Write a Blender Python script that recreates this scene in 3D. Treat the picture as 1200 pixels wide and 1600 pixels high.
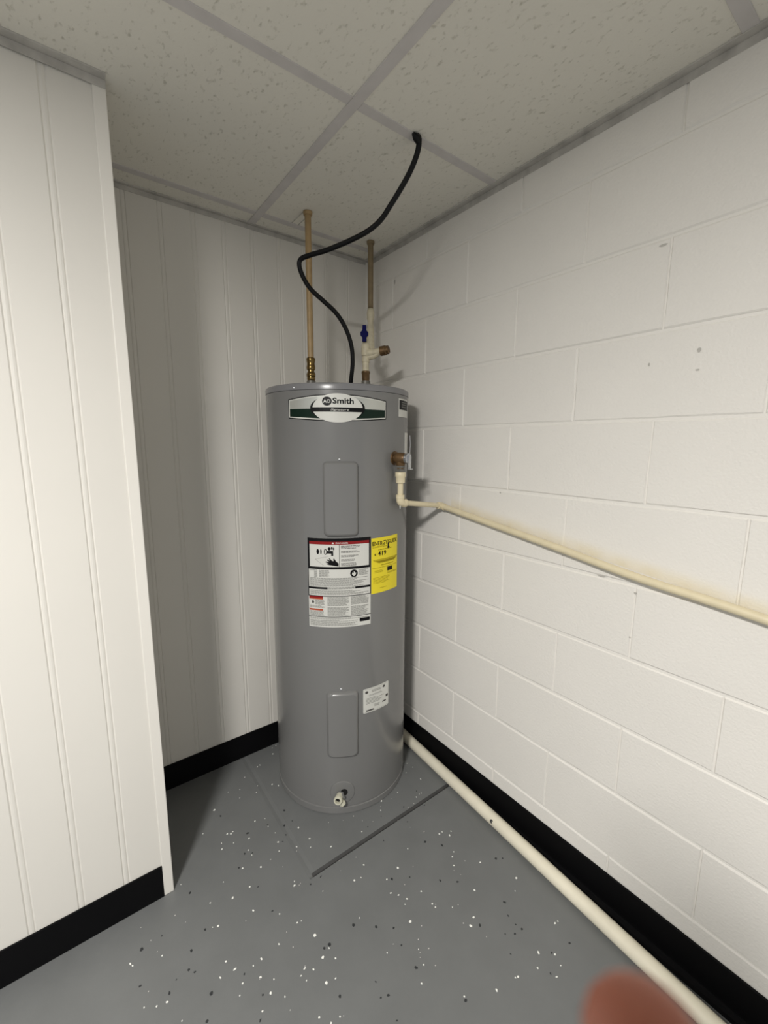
import bpy, bmesh, math, random
from mathutils import Vector, Matrix

# ---------------------------------------------------------------- camera, world, lights, exposure
scene = bpy.context.scene
COL = scene.collection
for o in list(bpy.data.objects):
    bpy.data.objects.remove(o, do_unlink=True)

H = 2.092                       # ceiling height; room corner at x = 0, y = 0
cam_data = bpy.data.cameras.new('camera')
cam = bpy.data.objects.new('camera', cam_data)
COL.objects.link(cam)
ROT = Matrix(((0.79911779, 0.09028476, -0.59435631),
              (-0.60114816, 0.1292584, -0.7886147),
              (0.00562566, 0.98749224, 0.1575672)))
CAM_POS = Vector((-1.13801524, -1.64528426, 1.30847678))
cam.matrix_world = Matrix.Translation(CAM_POS) @ ROT.to_4x4()
cam_data.sensor_fit = 'VERTICAL'
cam_data.sensor_height = 32.0
cam_data.lens = 662.0557 / 1600.0 * 32.0
cam_data.clip_start = 0.01
cam_data.clip_end = 50
cam_data.dof.use_dof = True
cam_data.dof.focus_distance = 1.45
cam_data.dof.aperture_fstop = 13.2 / 2.6
scene.camera = cam

world = bpy.data.worlds.new('world')
scene.world = world
world.use_nodes = True
world.node_tree.nodes['Background'].inputs[0].default_value = (0.97, 0.985, 1.0, 1)
world.node_tree.nodes['Background'].inputs[1].default_value = 0.40

def area_light(name, loc, size, power, color, size_y=None):
    ld = bpy.data.lights.new(name, 'AREA')
    ld.shape = 'RECTANGLE' if size_y else 'DISK'
    ld.size = size
    if size_y:
        ld.size_y = size_y
    ld.energy = power
    ld.color = color
    lo = bpy.data.objects.new(name, ld)
    lo.location = loc
    COL.objects.link(lo)
    return lo
# the ceiling fixture just behind and left of the camera
area_light('ceiling_lamp_light', (-2.02, -1.86, 2.085), 0.32, 76, (1.0, 0.972, 0.93))

scene.view_settings.view_transform = 'Standard'
scene.view_settings.look = 'None'
scene.view_settings.gamma = 1.0
scene.view_settings.use_curve_mapping = False
scene.view_settings.exposure = 0.0

# ---------------------------------------------------------------- materials
def s2l(c):
    c = c / 255.0
    return c / 12.92 if c <= 0.04045 else ((c + 0.055) / 1.055) ** 2.4
def rgb(r, g, b):
    return (s2l(r), s2l(g), s2l(b), 1)

MATS = {}
def material(name, col, rough=0.6, metal=0.0, spec=0.5, var=0.0, vscale=6.0, bump=0.0, bscale=120.0, coat=0.0, bdist=0.002):
    m = bpy.data.materials.new(name)
    m.use_nodes = True
    nt = m.node_tree
    b = nt.nodes['Principled BSDF']
    b.inputs['Base Color'].default_value = col
    b.inputs['Roughness'].default_value = rough
    b.inputs['Metallic'].default_value = metal
    b.inputs['Specular IOR Level'].default_value = spec
    b.inputs['Coat Weight'].default_value = coat
    tc = nt.nodes.new('ShaderNodeNewGeometry')
    if var > 0:
        n = nt.nodes.new('ShaderNodeTexNoise'); n.inputs['Scale'].default_value = vscale; n.inputs['Detail'].default_value = 5
        nt.links.new(tc.outputs['Position'], n.inputs['Vector'])
        mp = nt.nodes.new('ShaderNodeMapRange')
        mp.inputs[1].default_value = 0.3; mp.inputs[2].default_value = 0.7
        mp.inputs[3].default_value = 1 - var; mp.inputs[4].default_value = 1 + var
        nt.links.new(n.outputs['Fac'], mp.inputs[0])
        mx = nt.nodes.new('ShaderNodeVectorMath'); mx.operation = 'SCALE'
        mx.inputs[0].default_value = col[:3]
        nt.links.new(mp.outputs[0], mx.inputs['Scale'])
        nt.links.new(mx.outputs[0], b.inputs['Base Color'])
    if bump > 0:
        n2 = nt.nodes.new('ShaderNodeTexNoise'); n2.inputs['Scale'].default_value = bscale; n2.inputs['Detail'].default_value = 6
        nt.links.new(tc.outputs['Position'], n2.inputs['Vector'])
        bp = nt.nodes.new('ShaderNodeBump'); bp.inputs['Strength'].default_value = bump; bp.inputs['Distance'].default_value = bdist
        nt.links.new(n2.outputs['Fac'], bp.inputs['Height'])
        nt.links.new(bp.outputs[0], b.inputs['Normal'])
    MATS[name] = m
    return m

M_BLOCK = material('painted_block', rgb(236, 233, 227), 0.55, spec=0.35, var=0.012, vscale=5, bump=0.35, bscale=160, bdist=0.003)
def block_stain(m):
    """yellowed paint in a streak just above the discharge pipe's run"""
    nt = m.node_tree; b = nt.nodes['Principled BSDF']
    src = b.inputs['Base Color'].links[0].from_socket
    g = nt.nodes.new('ShaderNodeNewGeometry'); sp = nt.nodes.new('ShaderNodeSeparateXYZ')
    nt.links.new(g.outputs['Position'], sp.inputs[0])
    def mth(op, a, b_=None):
        n = nt.nodes.new('ShaderNodeMath'); n.operation = op
        for i, q in enumerate((a, b_)):
            if q is None: continue
            if isinstance(q, (int, float)): n.inputs[i].default_value = q
            else: nt.links.new(q, n.inputs[i])
        return n.outputs[0]
    line = mth('ADD', mth('MULTIPLY', sp.outputs['Y'], 0.1303), 1.1501)
    d = mth('SUBTRACT', sp.outputs['Z'], line)
    nz = nt.nodes.new('ShaderNodeTexNoise'); nz.inputs['Scale'].default_value = 14
    nt.links.new(g.outputs['Position'], nz.inputs['Vector'])
    mr = nt.nodes.new('ShaderNodeMapRange'); mr.inputs[1].default_value = 0.042; mr.inputs[2].default_value = 0.006
    mr.interpolation_type = 'SMOOTHSTEP'
    nt.links.new(d, mr.inputs[0])
    up = mth('GREATER_THAN', d, 0.0); st = mth('LESS_THAN', sp.outputs['Y'], -0.55)
    fac = mth('MULTIPLY', mth('MULTIPLY', mth('MULTIPLY', mr.outputs[0], up), st), mth('MULTIPLY', nz.outputs['Fac'], 0.8))
    mx = nt.nodes.new('ShaderNodeMixRGB'); mx.inputs[2].default_value = rgb(224, 210, 168)
    nt.links.new(fac, mx.inputs[0]); nt.links.new(src, mx.inputs[1]); nt.links.new(mx.outputs[0], b.inputs['Base Color'])
block_stain(M_BLOCK)
M_PANEL = material('painted_panelling', rgb(223, 220, 213), 0.5, spec=0.35, var=0.012, vscale=4, bump=0.08, bscale=60)
M_TRIM = material('painted_trim', rgb(230, 227, 220), 0.45, spec=0.4, bump=0.05, bscale=50)
M_BASE = material('black_vinyl', rgb(6, 6, 8), 0.65, spec=0.15, var=0.1)
M_FLOOR = material('grey_floor_paint', rgb(112, 114, 114), 0.42, spec=0.4, var=0.05, vscale=9, bump=0.25, bscale=45, bdist=0.002)
M_GROOVE = material('floor_joint_dirt', rgb(62, 62, 62), 0.7, var=0.15, vscale=40)
M_CHIPW = material('white_paint_chip', rgb(245, 245, 240), 0.4)
M_CHIPD = material('dark_paint_chip', rgb(48, 50, 52), 0.5)
M_BAR = material('grid_bar_paint', rgb(205, 201, 199), 0.5, spec=0.3, var=0.05, vscale=20)
M_ANGLE = material('wall_angle_paint', rgb(190, 187, 181), 0.6, spec=0.3, var=0.18, vscale=25)
M_GREY = material('heater_enamel', rgb(121, 121, 120), 0.24, spec=0.5, var=0.015, vscale=3, coat=0.15)
M_GREYLID = material('heater_lid_enamel', rgb(125, 125, 127), 0.24, spec=0.5)
M_WEEP = material('weep_hole_grey', rgb(60, 60, 60), 0.6)  # dark grey of the disc drawn for the weep hole
M_CPVC = material('cream_cpvc', rgb(224, 212, 180), 0.42, var=0.05, vscale=30)
M_CREAM = material('cream_painted_fitting', rgb(205, 196, 170), 0.5, var=0.12, vscale=60)
M_TAN = material('aged_copper_tan', rgb(172, 146, 106), 0.48, metal=0.1, var=0.1, vscale=40)
M_OLIVE = material('weathered_pipe', rgb(136, 120, 92), 0.55, metal=0.15, var=0.12, vscale=40)
M_BRASS = material('brass', rgb(128, 106, 66), 0.22, metal=1.0)
M_BRONZE = material('aged_bronze', rgb(106, 82, 54), 0.42, metal=0.45, var=0.25, vscale=60)
M_GALV = material('galvanised_steel', rgb(120, 118, 112), 0.5, metal=0.5, var=0.1, vscale=50)
M_STEEL = material('bright_steel', rgb(200, 202, 205), 0.25, metal=0.9)
M_BLUE = material('blue_handle', rgb(10, 13, 76), 0.6, spec=0.1)
M_CABLE = material('black_cable_jacket', rgb(9, 9, 11), 0.4, spec=0.25, bump=0.1, bscale=200)
M_PVC = material('white_pvc', rgb(232, 226, 206), 0.45, var=0.05, vscale=18, bump=0.05, bscale=60)
M_WHITE = material('label_white', rgb(214, 214, 208), 0.4)
M_SILVER = material('label_silver', rgb(196, 198, 192), 0.28, metal=0.45)
M_BLACK = material('print_black', rgb(18, 18, 20), 0.4, spec=0.15)
M_RED = material('print_red', rgb(140, 34, 36), 0.45, spec=0.15)
M_ORANGE = material('print_orange', rgb(176, 84, 58), 0.45, spec=0.15)
M_TEXT = material('print_grey', rgb(128, 128, 124), 0.5, spec=0.15)
M_DTEXT = material('print_dark_grey', rgb(84, 82, 80), 0.5, spec=0.15)
M_GREEN = material('label_dark_green', rgb(22, 40, 32), 0.3, spec=0.15)
M_YELLOW = material('label_yellow', rgb(238, 219, 38), 0.45)
M_OLTEXT = material('print_olive', rgb(150, 134, 20), 0.5, spec=0.15)
M_VALVE = material('drain_valve_plastic', rgb(205, 203, 184), 0.45, var=0.06, vscale=60)
M_HOLE = material('dark_hollow', rgb(14, 13, 11), 0.8)
M_SKIN = material('skin', rgb(190, 120, 100), 0.5, spec=0.35, var=0.06, vscale=40)
M_SKIN.node_tree.nodes['Principled BSDF'].inputs['Subsurface Weight'].default_value = 0.15
M_SKIN.node_tree.nodes['Principled BSDF'].inputs['Subsurface Scale'].default_value = 0.004
M_NAIL = material('finger_nail', rgb(214, 160, 145), 0.35)

def tile_material():
    m = bpy.data.materials.new('mineral_fibre_tile'); m.use_nodes = True
    nt = m.node_tree; b = nt.nodes['Principled BSDF']
    b.inputs['Roughness'].default_value = 0.85
    b.inputs['Specular IOR Level'].default_value = 0.15
    g = nt.nodes.new('ShaderNodeNewGeometry')
    mp = nt.nodes.new('ShaderNodeMapping'); mp.inputs['Scale'].default_value = (1.0, 0.55, 1.0)
    mp.inputs['Rotation'].default_value = (0, 0, 0.5)
    nt.links.new(g.outputs['Position'], mp.inputs['Vector'])
    n1 = nt.nodes.new('ShaderNodeTexNoise'); n1.inputs['Scale'].default_value = 120; n1.inputs['Detail'].default_value = 3
    nt.links.new(mp.outputs[0], n1.inputs['Vector'])
    n2 = nt.nodes.new('ShaderNodeTexNoise'); n2.inputs['Scale'].default_value = 260; n2.inputs['Detail'].default_value = 4
    nt.links.new(g.outputs['Position'], n2.inputs['Vector'])
    pit = nt.nodes.new('ShaderNodeMapRange'); pit.inputs[1].default_value = 0.24; pit.inputs[2].default_value = 0.40
    nt.links.new(n1.outputs['Fac'], pit.inputs[0])
    mix = nt.nodes.new('ShaderNodeMixRGB')
    mix.inputs[1].default_value = rgb(203, 200, 188); mix.inputs[2].default_value = rgb(231, 228, 218)
    nt.links.new(pit.outputs[0], mix.inputs[0]); nt.links.new(mix.outputs[0], b.inputs['Base Color'])
    ad = nt.nodes.new('ShaderNodeMath'); ad.operation = 'MULTIPLY_ADD'; ad.inputs[1].default_value = 0.35
    nt.links.new(n2.outputs['Fac'], ad.inputs[0]); nt.links.new(pit.outputs[0], ad.inputs[2])
    bp = nt.nodes.new('ShaderNodeBump'); bp.inputs['Strength'].default_value = 0.5; bp.inputs['Distance'].default_value = 0.0025
    nt.links.new(ad.outputs[0], bp.inputs['Height']); nt.links.new(bp.outputs[0], b.inputs['Normal'])
    return m
M_TILE = tile_material()

# ---------------------------------------------------------------- helpers
def wloc(o):
    v = Vector((0, 0, 0))
    while o is not None:
        v += Vector(o.location); o = o.parent
    return v
def put(name, bm, mat, parent=None, smooth=True, base=None):
    """link a bmesh given in world coordinates as one object"""
    bmesh.ops.recalc_face_normals(bm, faces=bm.faces)
    me = bpy.data.meshes.new(name)
    org = Vector(base) if base is not None else (wloc(parent) if parent else Vector((0, 0, 0)))
    bmesh.ops.translate(bm, verts=bm.verts, vec=-org)
    bm.to_mesh(me); bm.free()
    for mm in (mat if isinstance(mat, (list, tuple)) else [mat]):
        me.materials.append(mm)
    if smooth:
        for p in me.polygons: p.use_smooth = True
        me.set_sharp_from_angle(angle=math.radians(38))
    o = bpy.data.objects.new(name, me); COL.objects.link(o)
    if parent is not None:
        o.parent = parent
        o.location = org - wloc(parent)
    else:
        o.location = org
    return o
def thing(name, label, cat, loc, group=None):
    o = bpy.data.objects.new(name, None); COL.objects.link(o)
    o.empty_display_size = 0.05
    o.location = loc; o['label'] = label; o['category'] = cat
    if group: o['group'] = group
    return o
def tag(o, label=None, cat=None, kind=None, group=None):
    if label: o['label'] = label
    if cat: o['category'] = cat
    if kind: o['kind'] = kind
    if group: o['group'] = group
    return o
def box(bm, x0, x1, y0, y1, z0, z1):
    v = [bm.verts.new(c) for c in ((x0,y0,z0),(x1,y0,z0),(x1,y1,z0),(x0,y1,z0),(x0,y0,z1),(x1,y0,z1),(x1,y1,z1),(x0,y1,z1))]
    for f in ((0,3,2,1),(4,5,6,7),(0,1,5,4),(1,2,6,5),(2,3,7,6),(3,0,4,7)):
        bm.faces.new([v[i] for i in f])
def boxbm(*a, bevel=0.0, seg=2):
    bm = bmesh.new(); box(bm, *a)
    if bevel:
        bmesh.ops.bevel(bm, geom=bm.edges[:], offset=bevel, segments=seg, affect='EDGES', profile=0.5)
    return bm
def frame(d):
    d = Vector(d).normalized()
    u = d.orthogonal().normalized()
    return d, u, d.cross(u)
def lathe(bm, org, direction, prof, seg=24, cap=True):
    """prof: (distance along direction, radius)"""
    org = Vector(org); d, u, v = frame(direction); rings = []
    for h, r in prof:
        rings.append([bm.verts.new(org + d*h + (u*math.cos(a) + v*math.sin(a))*r) for a in (2*math.pi*i/seg for i in range(seg))])
    for a, b in zip(rings, rings[1:]):
        for i in range(seg):
            bm.faces.new((a[i], a[(i+1) % seg], b[(i+1) % seg], b[i]))
    if cap:
        bm.faces.new(rings[0][::-1]); bm.faces.new(rings[-1])
def lathe_bm(*a, **k):
    bm = bmesh.new(); lathe(bm, *a, **k); return bm
def sweep(bm, pts, r, seg=14, cap=True):
    pts = [Vector(q) for q in pts]; rings = []
    t = (pts[1]-pts[0]).normalized(); u = t.orthogonal().normalized()
    for i, q in enumerate(pts):
        if i == 0: tn = (pts[1]-pts[0]).normalized()
        elif i == len(pts)-1: tn = (pts[-1]-pts[-2]).normalized()
        else: tn = ((pts[i+1]-q).normalized() + (q-pts[i-1]).normalized()).normalized()
        u = (u - tn*u.dot(tn)).normalized(); w = tn.cross(u)
        rr = r[i] if isinstance(r, (list, tuple)) else r
        rings.append([bm.verts.new(q + (u*math.cos(a)+w*math.sin(a))*rr) for a in (2*math.pi*k/seg for k in range(seg))])
    for a, b in zip(rings, rings[1:]):
        for i in range(seg):
            bm.faces.new((a[i], a[(i+1) % seg], b[(i+1) % seg], b[i]))
    if cap:
        bm.faces.new(rings[0][::-1]); bm.faces.new(rings[-1])
def sweep_bm(*a, **k):
    bm = bmesh.new(); sweep(bm, *a, **k); return bm
def catmull(pts, n=6):
    pts = [Vector(q) for q in pts]; P = [pts[0]*2-pts[1]] + pts + [pts[-1]*2-pts[-2]]; out = []
    for i in range(1, len(P)-2):
        for k in range(n):
            t = k/n; a, b, c, d = P[i-1], P[i], P[i+1], P[i+2]
            out.append(0.5*((2*b)+(c-a)*t+(2*a-5*b+4*c-d)*t*t+(3*b-a-3*c+d)*t**3))
    out.append(pts[-1]); return out
def arc_corner(a, c, b, rad, n=6):
    """points rounding corner c between a and b"""
    a, c, b = Vector(a), Vector(c), Vector(b)
    p0 = c + (a-c).normalized()*rad; p1 = c + (b-c).normalized()*rad
    return [(p0*(1-t)**2 + c*2*t*(1-t) + p1*t*t) for t in (i/n for i in range(n+1))]
WHITE_CHIPS = [(-0.97,-0.42),(-0.866,-0.489),(-0.858,-0.551),(-0.914,-0.526),(-0.822,-0.62),(-0.913,-0.601),(-0.926,-0.595),(-0.921,-0.696),(-0.942,-0.722),(-1.049,-0.585),(-1.113,-0.564),(-1.117,-0.556),(-1.102,-0.673),(-1.078,-0.688),(-1.036,-0.751),(-1.057,-0.694),(-0.908,-0.726),(-0.902,-0.766),(-0.915,-0.785),(-0.846,-0.745),(-0.868,-0.747),(-0.862,-0.781),(-0.837,-0.804),(-0.854,-0.825),(-0.829,-0.852),(-0.882,-0.845),(-0.797,-0.741),(-0.766,-0.673),(-0.725,-0.726),(-0.736,-0.723),(-0.711,-0.779),(-0.693,-0.615),(-0.698,-0.626),(-0.807,-0.55),(-0.758,-0.511),(-0.639,-0.516),(-0.548,-0.583),(-0.603,-0.545),(-0.496,-0.698),(-0.525,-0.726),(-0.546,-0.721),(-0.638,-0.691),(-0.591,-0.816),(-0.695,-0.828),(-0.718,-0.836),(-0.693,-0.858),(-0.749,-0.845),(-0.766,-0.83),(-0.78,-0.838),(-0.774,-0.855),(-0.737,-0.888),(-0.714,-0.894),(-0.742,-0.962),(-0.781,-0.934),(-0.764,-0.959),(-0.77,-0.433),(-0.767,-0.456),(-0.805,-0.481),(-0.833,-0.356),(-0.691,-0.496),(-0.681,-0.464),(-0.416,-0.769),(-0.465,-0.777),(-0.48,-0.816),(-0.465,-0.834),(-0.452,-0.857),(-0.466,-0.865),(-0.402,-0.911),(-0.401,-0.923),(-0.405,-0.866),(-0.362,-0.952),(-0.483,-0.908),(-0.508,-0.971),(-0.579,-0.928),(-0.52,-1.004),(-0.55,-1.029),(-0.275,-0.958),(-0.195,-0.912),(-0.253,-0.846),(-0.237,-0.837),(-0.269,-0.869),(-0.18,-1.032),(-0.145,-1.011),(-0.153,-1.153),(-0.333,-1.006),(-0.356,-1.016),(-0.262,-1.164),(-0.231,-1.192),(-0.241,-1.214),(-0.271,-1.221),(-0.293,-1.182),(-0.348,-1.163),(-0.355,-1.16),(-0.412,-1.148),(-0.484,-1.109),(-0.205,-0.787),(-0.216,-0.763),(-0.35,-0.739),(-0.675,-0.122),(-0.711,-0.171),(-0.75,-0.157),(-0.724,-0.21),(-0.615,-0.098),(-0.603,-0.095),(-0.585,-0.241),(-0.602,-0.221),(-0.665,-0.222),(-0.65,-0.194),(-0.815,-0.208),(-0.873,-0.283),(-0.838,-0.378),(-0.807,-0.333),(-0.797,-0.339),(-0.789,-0.335),(-0.8,-0.379),(-0.754,-0.393),(-0.714,-0.34),(-0.682,-0.351),(-0.685,-0.388),(-0.675,-0.426),(-0.603,-0.455),(-0.591,-0.515),(-0.504,-0.025),(-0.523,-0.03),(-0.535,-0.066),(-0.104,-0.479),(-0.109,-0.449),(-0.145,-0.486),(-0.12,-0.545),(-0.191,-0.601),(-0.164,-0.598),(-0.234,-0.542),(-0.307,-0.537),(-0.333,-0.568),(-0.436,-0.598),(-0.19,-0.779),(-0.229,-0.763)]
DARK_CHIPS = [(-0.955,-0.462),(-0.944,-0.589),(-1.041,-0.535),(-1.089,-0.538),(-1.001,-0.658),(-0.99,-0.672),(-1.03,-0.661),(-1.103,-0.622),(-1.049,-0.679),(-0.968,-0.74),(-0.87,-0.817),(-0.892,-0.75),(-0.779,-0.654),(-0.658,-0.652),(-0.787,-0.565),(-0.763,-0.45),(-0.814,-0.473),(-0.622,-0.65),(-0.614,-0.821),(-0.566,-0.862),(-0.69,-0.822),(-0.705,-0.821),(-0.638,-0.959),(-0.646,-0.991),(-0.723,-0.93),(-0.892,-0.858),(-0.99,-0.786),(-0.649,-0.455),(-0.668,-0.471),(-0.986,-0.618),(-0.751,-0.371),(-0.396,-0.669),(-0.287,-0.755),(-0.251,-0.798),(-0.452,-0.786),(-0.405,-0.814),(-0.337,-0.877),(-0.298,-0.911),(-0.127,-0.946),(-0.53,-0.893),(-0.538,-0.937),(-0.539,-0.997),(-0.629,-0.998),(-0.641,-1.046),(-0.335,-1.03),(-0.231,-1.033),(-0.252,-1.062),(-0.254,-1.088),(-0.25,-1.105),(-0.275,-1.101),(-0.296,-1.085),(-0.323,-1.122),(-0.235,-1.185),(-0.277,-1.208),(-0.487,-1.116),(-0.176,-1.201),(-0.145,-0.934),(-0.613,-0.361),(-0.684,-0.381),(-0.639,-0.418),(-0.609,-0.418),(-0.784,-0.438),(-0.805,-0.247),(-0.172,-0.58),(-0.257,-0.606),(-0.347,-0.589),(-0.409,-0.595),(-0.286,-0.662),(-0.191,-0.646)]
CABLE = [[-0.337, -0.713, 2.093], [-0.329, -0.713, 2.086], [-0.324, -0.702, 2.064], [-0.326, -0.679, 2.033], [-0.334, -0.651, 2.001], [-0.346, -0.618, 1.966], [-0.358, -0.588, 1.936], [-0.378, -0.552, 1.914], [-0.41, -0.5, 1.897], [-0.449, -0.437, 1.883], [-0.48, -0.389, 1.877], [-0.497, -0.363, 1.87], [-0.499, -0.355, 1.852], [-0.485, -0.353, 1.822], [-0.461, -0.356, 1.792], [-0.423, -0.366, 1.763], [-0.383, -0.377, 1.731], [-0.351, -0.383, 1.689], [-0.328, -0.383, 1.636], [-0.319, -0.376, 1.584], [-0.317, -0.364, 1.535], [-0.316, -0.359, 1.515]]

# ---------------------------------------------------------------- the setting
# floor, with the old pad outlined by a joint
PX, PY = -0.641, -0.631
xs = [-3.4, PX-0.012, PX, PX+0.012, 0.0]
ys = [-3.2, PY-0.0075, PY, PY+0.0075, 0.0]
bm = bmesh.new()
def fz(i, j):
    z = 0.0
    if j == 2 and i >= 2: z = -0.005
    if i == 2 and j >= 2: z = min(z, -0.0013)
    return z
V = [[bm.verts.new((xs[i], ys[j], fz(i, j))) for j in range(5)] for i in range(5)]
for i in range(4):
    for j in range(4):
        f = bm.faces.new((V[i][j], V[i+1][j], V[i+1][j+1], V[i][j+1]))
        if j in (1, 2) and i >= 2: f.material_index = 1
L0 = [bm.verts.new((x, y, -0.06)) for x, y in ((-3.4, -3.2), (0, -3.2), (0, 0), (-3.4, 0))]
bm.faces.new(L0)
floor = put('floor', bm, [M_FLOOR, M_GROOVE], smooth=False)
tag(floor, kind='structure', label='grey painted concrete floor flecked with white and dark chips')

rnd = random.Random(4)
def chips(name, spots, mat, smin, smax, seed):
    r = random.Random(seed); bm = bmesh.new()
    for x, y in spots:
        s = smin + (smax-smin)*r.random()**1.6
        a0 = r.random()*6.28; n = r.choice((4, 5, 5, 6)); el = r.uniform(0.55, 1.0); ph = r.random()*3.14
        lo, hi = [], []
        for k in range(n):
            a = a0 + 6.283*k/n + r.uniform(-.25, .25); q = s*r.uniform(.75, 1.1)
            dx, dy = q*math.cos(a), q*math.sin(a)*el
            px = x + dx*math.cos(ph) - dy*math.sin(ph); py = y + dx*math.sin(ph) + dy*math.cos(ph)
            lo.append(bm.verts.new((px, py, 0.0))); hi.append(bm.verts.new((px, py, 0.0005)))
        bm.faces.new(hi)
        for k in range(n):
            bm.faces.new((lo[k], lo[(k+1) % n], hi[(k+1) % n], hi[k]))
    o = put(name, bm, mat, floor, smooth=False)
    tag(o, kind='stuff')
    return o
extra_w, extra_d = [], []
for k in range(260):
    x, y = rnd.uniform(-3.2, -0.12), rnd.uniform(-3.0, -0.05)
    if y < -1.15 or (x < -1.45 and y < -0.5): extra_w.append((x, y))
for k in range(130):
    x, y = rnd.uniform(-3.2, -0.12), rnd.uniform(-3.0, -0.05)
    if y < -1.15 or (x < -1.45 and y < -0.5): extra_d.append((x, y))
tiny = [(rnd.uniform(-1.1, -0.15), rnd.uniform(-1.1, -0.45)) for k in range(60)]
chips('white_paint_chip', WHITE_CHIPS + extra_w, M_CHIPW, 0.0019, 0.0047, 1)
chips('dark_paint_chip', DARK_CHIPS + extra_d, M_CHIPD, 0.0026, 0.0060, 2)
chips('tiny_paint_chip', tiny, M_BAR, 0.0012, 0.0022, 3)

# block wall on the right: mortar backing and each painted block
mortar = put('wall_right', boxbm(0.0026, 0.18, -3.2, 0.0, 0.0, H-0.004), M_BLOCK, smooth=False)
tag(mortar, kind='structure', label='white painted concrete block wall on the right')
BED = [-0.045, 0.157, 0.357, 0.558, 0.756, 0.957, 1.163, 1.371, 1.573, 1.776, 1.979, H+0.0]
BLOCK_MESH = {}
def block_mesh(w, h, variant):
    key = (round(w, 4), round(h, 4), variant)
    if key in BLOCK_MESH: return BLOCK_MESH[key]
    r = random.Random(hash(key) & 0xffff)
    bm = bmesh.new()
    def ring(iy, iz, x, jit):
        n = []
        ny, nz = 8, 3
        y0, y1, z0, z1 = -w/2+iy, w/2-iy, -h/2+iz, h/2-iz
        pts = [(y0+(y1-y0)*k/ny, z0) for k in range(ny)] + [(y1, z0+(z1-z0)*k/nz) for k in range(nz)] + \
              [(y1-(y1-y0)*k/ny, z1) for k in range(ny)] + [(y0, z1-(z1-z0)*k/nz) for k in range(nz)]
        return [bm.verts.new((x, a+r.uniform(-jit, jit), b+r.uniform(-jit, jit))) for a, b in pts]
    r0 = ring(0.0, 0.0, 0.004, 0.0); r1 = ring(0.0006, 0.0016, 0.0022, 0.0006); r2 = ring(0.0024, 0.0046, 0.0, 0.0009)
    for a, b in ((r0, r1), (r1, r2)):
        for i in range(len(a)):
            bm.faces.new((a[i], a[(i+1) % len(a)], b[(i+1) % len(a)], b[i]))
    bm.faces.new(r2)
    bmesh.ops.recalc_face_normals(bm, faces=bm.faces)
    if sum(f.normal.x for f in bm.faces) > 0: bmesh.ops.reverse_faces(bm, faces=bm.faces)
    me = bpy.data.meshes.new('concrete_block'); bm.to_mesh(me); bm.free(); me.materials.append(M_BLOCK)
    BLOCK_MESH[key] = me
    return me
rb = random.Random(11)
GAP = 0.0045
for k in range(len(BED)-1):
    z0, z1 = BED[k], BED[k+1]
    z0c, z1c = max(z0, 0.0), min(z1, H-0.004)
    if k == 0: z0c = -GAP/2 + 0.002
    h = (z1c - z0c) - GAP
    # joints at 2, 4, 6 half-blocks on even courses, 1, 3, 5 on odd ones
    n = 2 if k % 2 == 0 else 1
    joints = [0.0]
    while True:
        y = -n*0.2032 + 0.015
        if y < -3.19: break
        joints.append(y); n += 2
    joints.append(-3.2)
    for a, b in zip(joints, joints[1:]):
        w = (a - b) - 0.0026
        if w < 0.02: continue
        o = bpy.data.objects.new('concrete_block', block_mesh(w, h, rb.randrange(3))); COL.objects.link(o)
        o.parent = mortar
        o.location = (rb.uniform(-0.0009, 0.0004), (a+b)/2, (z0c+z1c)/2)

# panelled walls
BW = 0.1016
def board_mesh(w, h, bead):
    # profile in x (across) and y (depth, face toward -y), extruded up
    left = [(0.0, 0.0), (0.0, -0.0054), (0.0024, -0.0068), (0.0060, -0.0073), (0.0096, -0.0068), (0.0120, -0.0055), (0.0148, -0.0075)]
    right = [(w-0.0028, -0.0075), (w, -0.0054), (w, 0.0)]
    if bead != 'full':
        right = [(w, -0.0075), (w, 0.0)]
    if not bead:
        left = [(0.0, 0.0), (0.0, -0.0075)]
    prof = left + right
    bm = bmesh.new()
    lo = [bm.verts.new((x, y, 0)) for x, y in prof]; hi = [bm.verts.new((x, y, h)) for x, y in prof]
    n = len(prof)
    for i in range(n-1):
        bm.faces.new((lo[i], lo[i+1], hi[i+1], hi[i]))
    bm.faces.new(hi); bm.faces.new(lo[::-1])
    bmesh.ops.recalc_face_normals(bm, faces=bm.faces)
    if sum(f.normal.y*f.calc_area() for f in bm.faces) > 0: bmesh.ops.reverse_faces(bm, faces=bm.faces)
    me = bpy.data.meshes.new('panel_board'); bm.to_mesh(me); bm.free(); me.materials.append(M_PANEL)
    return me
def boards(parent, x_start, x_end, y, h, first_groove):
    """boards laid so a beaded joint falls at first_groove - n*BW"""
    me_full = board_mesh(BW, h, 'full')
    edges = []
    x = first_groove
    while x < x_end: x += BW
    while x > x_start:
        edges.append(x); x -= BW
    edges.append(x)
    edges = sorted(edges)
    for a, b in zip(edges, edges[1:]):
        a2, b2 = max(a, x_start), min(b, x_end)
        if b2 - a2 < 0.004: continue
        me = me_full if (b2-a2 > BW-1e-4) else board_mesh(b2-a2, h, 'cut' if (a2 == a and b2-a2 > 0.03) else None)
        o = bpy.data.objects.new('panel_board', me); COL.objects.link(o)
        o.parent = parent; o.location = (a2, y, 0)
wall_back = put('wall_back', boxbm(-3.4, 0.18, 0.0, 0.1, 0.0, H-0.004), M_PANEL, smooth=False)
tag(wall_back, kind='structure', label='white beaded board wall behind the water heater')
PD, PW = 0.4232, 0.9898
boards(wall_back, -PW+0.002, -0.012, 0.0, H-0.005, -0.418)
wall_left = put('wall_left', boxbm(-3.4, -PW-0.004, -PD+0.0075, -0.0005, 0.0, H-0.004), M_PANEL, smooth=False)
tag(wall_left, kind='structure', label='white beaded board partition beside the alcove')
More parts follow.
